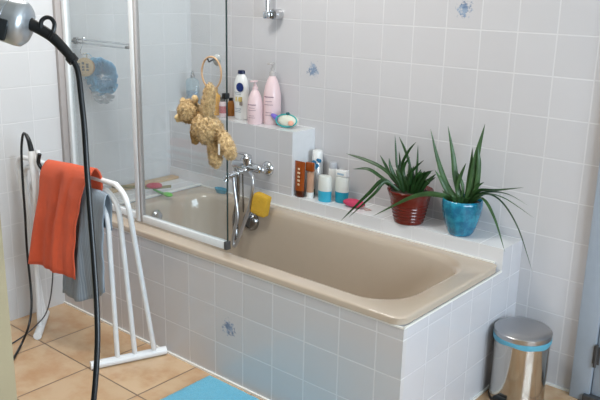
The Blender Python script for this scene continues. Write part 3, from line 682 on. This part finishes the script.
for dx, pix, w, y1 in leaves:
    if pix[-1] == (532, 269):
        pts = [b0+Vector((dx, 0, 0))]+[at(484, 194, 1, -.11), at(501, 201, 1, -.10), at(518, 228, 1, -.08), at(532.5, 272, 1, -.045)]
    else: pts = plant_pts(b0+Vector((dx, -.005, 0)), pix, y1)
    leaf(bm, pts, w, prof=big(w) if w > .0099 else None)
rnd = random.Random(9)
for k in range(22):
    a_ = rnd.uniform(0, 2*PI); rr = rnd.uniform(.02, .065); h_ = rnd.uniform(.02, .045); o_ = b0+Vector((math.cos(a_)*rr, math.sin(a_)*rr, 0))
    leaf(bm, [o_, o_+Vector((math.cos(a_)*.012, math.sin(a_)*.01, h_*.7)), o_+Vector((math.cos(a_)*.03, math.sin(a_)*.02, h_))], .006, flat=.4)
obj('foliage', bm, leafmat('green_leaves', (16, 46, 22), (74, 112, 60)), t, ang=80)

# ------------------------------------------------------------------ pedal bin
cb = Vector((.116, -.185, 0))
t = thing('pedal_bin', 'small round stainless steel pedal bin with light blue liner', 'bin', cb)
R = .1015
obj('body', L([(R-.006, .012), (R, .014), (R, .262), (R-.004, .264), (R-.004, .262)], cb, seg=64), M['steel'], t)
obj('base_ring', L([(0, 0), (R+.001, 0), (R+.003, .004), (R+.001, .014), (0, .014)], cb, seg=48), M['blackplastic'], t)
bm = L([(R+.003, .246), (R+.0045, .25), (R+.004, .266), (R+.001, .268), (R-.01, .267)], cb, seg=96)
for v in bm.verts:
    a_ = math.atan2(v.co.y-cb.y, v.co.x-cb.x)
    if v.co.z < .252: v.co.z += .003*math.sin(a_*3)+.0015*math.sin(a_*7)+.002
obj('bin_liner', bm, mat('light_blue_plastic', (96, 170, 196), .35), t)
obj('lid', L([(R-.01, .268), (R+.003, .268), (R+.003, .286), (R-.001, .290), (R*.7, .296), (R*.3, .299), (0, .300)], cb, seg=64), M['lidsteel'], t)
u_ = Vector((-.35, -.94, 0)).normalized(); u_ = Vector((-.16, -1, 0)).normalized()
s_ = Vector((-u_.y, u_.x, 0)); bm = bmesh.new(); cc = cb+u_*(R+.01)
bx(bm, (-.022, -.016, .030), (.022, .014, .042), .003)
bmesh.ops.transform(bm, verts=bm.verts[:], matrix=Matrix(((s_.x, u_.x, 0, cc.x), (s_.y, u_.y, 0, cc.y), (0, 0, 1, 0), (0, 0, 0, 1))))
obj('pedal', bm, M['blackplastic'], t)
hb = Vector((-1, .05, 0)).normalized()
obj('carry_handle', T(spline([cb+hb*(R+.001)+Vector((0, 0, .27)), cb+hb*(R+.010)+Vector((0, 0, .24)), cb+hb*(R+.008)+Vector((0, 0, .12)), cb+hb*(R+.004)+Vector((0, 0, .01))], 6), .004, seg=8), M['blackplastic'], t)

# ------------------------------------------------------------------ bath mat
bm = bmesh.new(); NX, NY = 60, 40; x0, x1, y0, y1 = -.852, -.15, -1.42, -.868
g = [[bm.verts.new((x0+(x1-x0)*i/NX, y0+(y1-y0)*j/NY, .018+.0025*noise.noise(Vector((i*.7, j*.7, 0))))) for j in range(NY+1)] for i in range(NX+1)]
for i in range(NX):
    for j in range(NY): bm.faces.new((g[i][j], g[i+1][j], g[i+1][j+1], g[i][j+1]))
rimv = [g[i][0] for i in range(NX)]+[g[NX][j] for j in range(NY)]+[g[i][NY] for i in range(NX, 0, -1)]+[g[0][j] for j in range(NY, 0, -1)]
lowv = [bm.verts.new((v.co.x, v.co.y, .0005)) for v in rimv]
for v in rimv: v.co.z -= .005
for k in range(len(rimv)): bm.faces.new((rimv[k], rimv[(k+1) % len(rimv)], lowv[(k+1) % len(rimv)], lowv[k]))
bm.faces.new(lowv)
tag(obj('bath_mat', bm, mat('sky_blue_pile', (108, 200, 232), .95, var=.1, vs=80, bump=1, bs=300, sheen=.3)), 'sky blue bath mat on the floor along the tub', 'mat')

# ------------------------------------------------------------------ towel rack
rk = thing('towel_rack', 'white tubular freestanding towel rack with three hoops', 'towel rack', (-1.45, -1.0, 0))
rb0 = Vector((-1.252, -1.142, .018)); rb1 = Vector((-1.136, -.852, .018))
lb0 = Vector((-1.640, -1.142, .018)); lb1 = Vector((-1.828, -.985, .018))
obj('foot_bar', T([rb0, rb1], .0175, seg=16), M['whitepaint'], rk)
obj('foot_bar', T([lb0, lb1], .0175, seg=16), M['whitepaint'], rk)
tops = [(-1.060, .690, 98, 36, .36, .25), (-1.045, .732, 106, 27, .62, .5), (-1.050, .768, 114, 20, .87, .8)]
for i, (y, z, pr_, pl_, fr, fl) in enumerate(tops):
    fr3 = rb0.lerp(rb1, (.35, .58, .84)[i]); fl3 = lb0.lerp(lb1, (.3, .58, .85)[i])
    # bend near the upper corners, as in the photo
    rx = wx((108, 119.5, 129)[i], y, z-.085); rtop = wx((98, 106, 115)[i], y, z)
    lx = max(wx((32, 25, 19)[i], y, z-.07), XL+.022); ltop = lx+.045
    F = Vector((fr3.x, fr3.y, .028)); G = Vector((fl3.x, fl3.y, .028))
    def lerp(a, b, t): return a+(b-a)*t
    RB = Vector((rx, y, z-.085)); LB = Vector((lx, y, z-.075))
    pts = [F, lerp(F, RB, .5), lerp(F, RB, .8), RB, Vector((lerp(rx, rtop, .3), y, z-.035)), Vector((lerp(rx, rtop, .75)-.005, y, z-.006)), Vector((rtop-.03, y, z)), Vector(((rtop+ltop)/2, y, z)),
           Vector((ltop+.02, y, z)), Vector((lerp(lx, ltop, .4), y, z-.012)), Vector((lx+.003, y, z-.04)), LB, lerp(LB, G, .3), lerp(LB, G, .65), G]
    obj('hoop', T(spline(pts, 6), .0105, seg=14), M['whitepaint'], rk)

# towels
def drape(name, c4, yb_, back, m, label, thick=.007, rip=.010, nu=40, sag=0, seed=0, pull=0):
    """c4 = TL, TR, BL, BR on the front side; goes over the rails and down behind"""
    TL, TR, BL, BR = [Vector(v) for v in c4]; bm = bmesh.new(); rows = []
    nv = 34
    for j in range(nv+1):
        v = j/nv; row = []
        for i in range(nu+1):
            u = i/nu; tp = TL.lerp(TR, u); bt = BL.lerp(BR, u)
            bt = bt+Vector((0, 0, -sag*math.sin(PI*u)))
            if v < .28:       # behind
                f = v/.28; q_ = tp+Vector((0, yb_, -back*(1-f)))
            elif v < .42:     # over the top
                f = (v-.28)/.14; q_ = tp+Vector((0, yb_*(1-f), .028*math.sin(PI*f)))
            else:
                f = (v-.42)/.58; q_ = tp.lerp(bt, f)
                q_.y += -rip*f**.6*(math.sin(u*11+seed+f*1.2)+.6*math.sin(u*23+2*seed)-.9*math.exp(-((u-.42-.12*f)/.04)**2)-.8*math.exp(-((u-.72+.1*f)/.035)**2)); q_.x += .006*math.sin(f*6+seed)*f-pull*u*math.sin(PI*f**.7)
            q_ += noise.noise_vector(q_*14+Vector((seed, 0, 0)))*.005
            row.append(bm.verts.new(q_))
        rows.append(row)
    for j in range(nv):
        for i in range(nu): bm.faces.new((rows[j][i], rows[j][i+1], rows[j+1][i+1], rows[j+1][i]))
    o = obj(name, bm, m, ang=180); md = o.modifiers.new('thickness', 'SOLIDIFY'); md.thickness = thick; md.offset = 0
    return tag(o, label, 'towel')
terry = mat('orange_terry', (236, 98, 58), .95, var=.1, vs=60, bump=.8, bs=350, sheen=.15)
YT = -1.098
grey = NT('grey_ribbed_cloth'); w = grey.n('ShaderNodeTexWave'); w.inputs['Scale'].default_value = 38; w.inputs['Distortion'].default_value = 1.2; w.bands_direction = 'X'
grey.l(grey.n('ShaderNodeTexCoord').outputs['Object'], w.inputs['Vector']); grey.l(grey.mix(w.outputs['Fac'], lin((128, 142, 156)), lin((152, 166, 178))), grey.b.inputs['Base Color']); grey.b.inputs['Roughness'].default_value = .95
drape('grey_towel', [at(70, 188, 1, -1.083), at(104, 202, 1, -1.083), at(60, 293, 1, -1.083), at(107, 291, 1, -1.083)], .030, .12, grey.m, 'blue grey cloth hanging on the rack half behind the orange towel', rip=.010, sag=.035, seed=2.2, thick=.005)
drape('orange_towel', [at(43, 168, 1, YT-.012), at(89, 177, 1, YT-.012), at(33, 262, 1, YT-.026), at(73, 280, 1, YT-.026)], .055, .16, terry, 'orange terry towel draped over the white rack', rip=.012, seed=.4, pull=.045)
# hair straightener on the rack
YH = -1.105
def hq(px, py, y=YH): return at(px, py, 1, y)
t = thing('hair_straightener', 'white hair straightener leaning upright on the left of the rack', 'hair straightener', hq(34, 190))
obj('white_arm', T(spline([hq(31.5, 151), hq(33, 162), hq(36, 186), hq(37, 213)], 6), lambda t: .014+.004*math.sin(t*PI), seg=14, flat=.8), mat('white_gloss_plastic', (232, 232, 232), .2), t)
obj('white_arm', T(spline([hq(37.5, 150), hq(38.5, 156), hq(38, 162)], 6), .009, seg=12), mat('white_gloss_plastic_end', (232, 232, 232), .2), t)
obj('black_plate', T(spline([hq(39.5, 154, YH-.01), hq(38.5, 163, YH-.01), hq(43, 170, YH)], 6), .008, seg=12), M['blackplastic'], t)
obj('cord_sleeve', T(spline([hq(31.5, 151), hq(29, 141), hq(26, 134.5)], 5), lambda t: .011-.004*t, seg=12), M['black'], t)
obj('power_cord', T(spline([hq(26, 134.5), hq(23.5, 133.5), hq(22, 140), hq(21.5, 155), hq(23, 185), hq(25, 215), hq(27, 250), hq(30.5, 285), hq(31.5, 305, YH-.02), at(29, 325, 2, .10), at(22, 343, 2, .02), at(14, 358, 2, .006), at(6, 372, 2, .006)], 8), .0052, seg=8), M['black'], t)
tag(obj('thin_cable', T(spline([hq(53, 262, -1.09), hq(52.5, 280, -1.09), hq(50, 300, -1.09), at(45, 315, 2, .10), at(36, 325.5, 2, .04), at(25, 335, 2, .006), at(8, 346, 2, .006)], 8), .003, seg=8), M['greydark']), 'thin dark grey cable hanging from behind the orange towel', 'cable')

# ------------------------------------------------------------------ hair dryer close by
D = .98
def dq(px, py, t_=D): return dep(px, py, t_)
hdm = mat('silver_plastic', (176, 180, 184), .32, .75); 
t = thing('hair_dryer', 'silver hair dryer handle with black cord, close at upper left', 'hair dryer', dq(0, 22))
ax0 = dq(-72, -2); ax1 = dq(31, 27); d = (ax1-ax0); Ln = d.length
prof = [(.020, 0), (.0235, Ln*.3), (.0265, Ln*.62), (.0275, Ln*.70), (.0268, Ln*.705), (.0278, Ln*.71), (.0282, Ln*.78), (.0274, Ln*.785), (.0284, Ln*.79), (.0292, Ln*.88), (.0285, Ln*.93), (.024, Ln*.965), (.016, Ln*.99), (.008, Ln*.995), (0, Ln)]
obj('handle', L(prof, ax0, axis=d, seg=40), hdm, t, ang=50)
dn = d.normalized(); tocam = (CAM-ax1).normalized()
gp = obj('grip', bx(bmesh.new(), (-.045, -.0135, -.004), (.0, .0135, .004), .003), M['blackplastic'], t)
zc = (tocam-dn*tocam.dot(dn)).normalized(); yc = zc.cross(dn); c0 = dep(7, 31, D-.0265)
for v in gp.data.vertices:
    q_ = v.co; v.co = c0+dn*q_.x+yc*q_.y+zc*q_.z
bc = ax0-dn*.02
obj('barrel', L([(.030, -.11), (.034, -.10), (.040, -.03), (.042, .02), (.040, .07), (.030, .10), (.012, .108), (0, .108)], bc, axis=(up*1.0-dn*.25), seg=40), hdm, t)
obj('nozzle', L([(.024, -.155), (.0255, -.155), (.031, -.108), (.03, -.106)], bc, axis=(up*1.0-dn*.25), seg=32), M['blackplastic'], t)
obj('strain_relief', T(spline([dq(29, 23), dq(40, 29), dq(52, 37), dq(64, 49), dq(73, 60)], 6), lambda t_: .0082-.0024*t_, seg=14), M['black'], t)
obj('hanging_loop', T(spline([dq(41, 28, .975), dq(41.5, 21, .972), dq(46, 17.5, .972), dq(51, 18.5, .972), dq(54.5, 24, .972), dq(53, 32, .972), dq(50, 38, .975)], 6), .0028, seg=8), M['black'], t)
obj('relief_collar', T([dq(70, 56.5), dq(74, 61.5)], .0074, seg=14), M['black'], t)
obj('power_cord', T(spline([dq(73, 60), dq(78, 72), dq(81.5, 100), dq(84.5, 130), dq(87, 170), dq(90, 210), dq(93.5, 255), dq(96.5, 300), dq(97.5, 340), dq(95.5, 380), dq(92, 415), dq(85, 470), dq(70, 560)], 8), .0038, seg=10), M['black'], t)
# wall holder just outside the picture carries the dryer
hcol = bc-(up*1.0-dn*.25).normalized()*.02
tn = thing('dryer_holder', 'white wall holder on the wooden door lining carrying the hair dryer', 'holder', hcol)
obj('ring', ring_bm(hcol, .0475, .005, up*1.0-dn*.25), M['whitepaint'], tn)
e = Vector((e0.x-.05, -2.42, hcol.z)); dd = (e-hcol).normalized()
obj('arm', T([hcol+dd*.048, e], .006), M['whitepaint'], tn)

# ------------------------------------------------------------------ light
def area(name, loc, rot, sx, sy, power, col, spread=None):
    l = bpy.data.lights.new(name, 'AREA'); l.shape = 'RECTANGLE'; l.size = sx; l.size_y = sy; l.energy = power; l.color = col
    o = bpy.data.objects.new(name, l); C.objects.link(o); o.location = loc; o.rotation_euler = rot
    if spread: l.spread = spread
    return o
area('window_daylight', (XR+.14, (WY0+WY1)/2, (WZ0+WZ1)/2), (0, PI/2, 0), WZ1-WZ0, WY1-WY0, 106, (.72, .87, 1.0))
area('overhead_fill', (-.95, -1.2, H-.03), (0, 0, 0), .6, .6, 24, (1, .975, .93))  # added fill, no known lamp; lifts the ledge top and back wall
w = bpy.data.worlds.new('sky'); bpy.context.scene.world = w; w.use_nodes = True
nt = w.node_tree; sk = nt.nodes.new('ShaderNodeTexSky'); sk.sky_type = 'HOSEK_WILKIE'; nt.links.new(sk.outputs[0], nt.nodes['Background'].inputs[0]); nt.nodes['Background'].inputs[1].default_value = .4
vs = bpy.context.scene.view_settings; vs.view_transform = 'Standard'; vs.look = 'None'; vs.exposure = .24; vs.gamma = 1
try: vs.use_curve_mapping = False
except Exception: pass
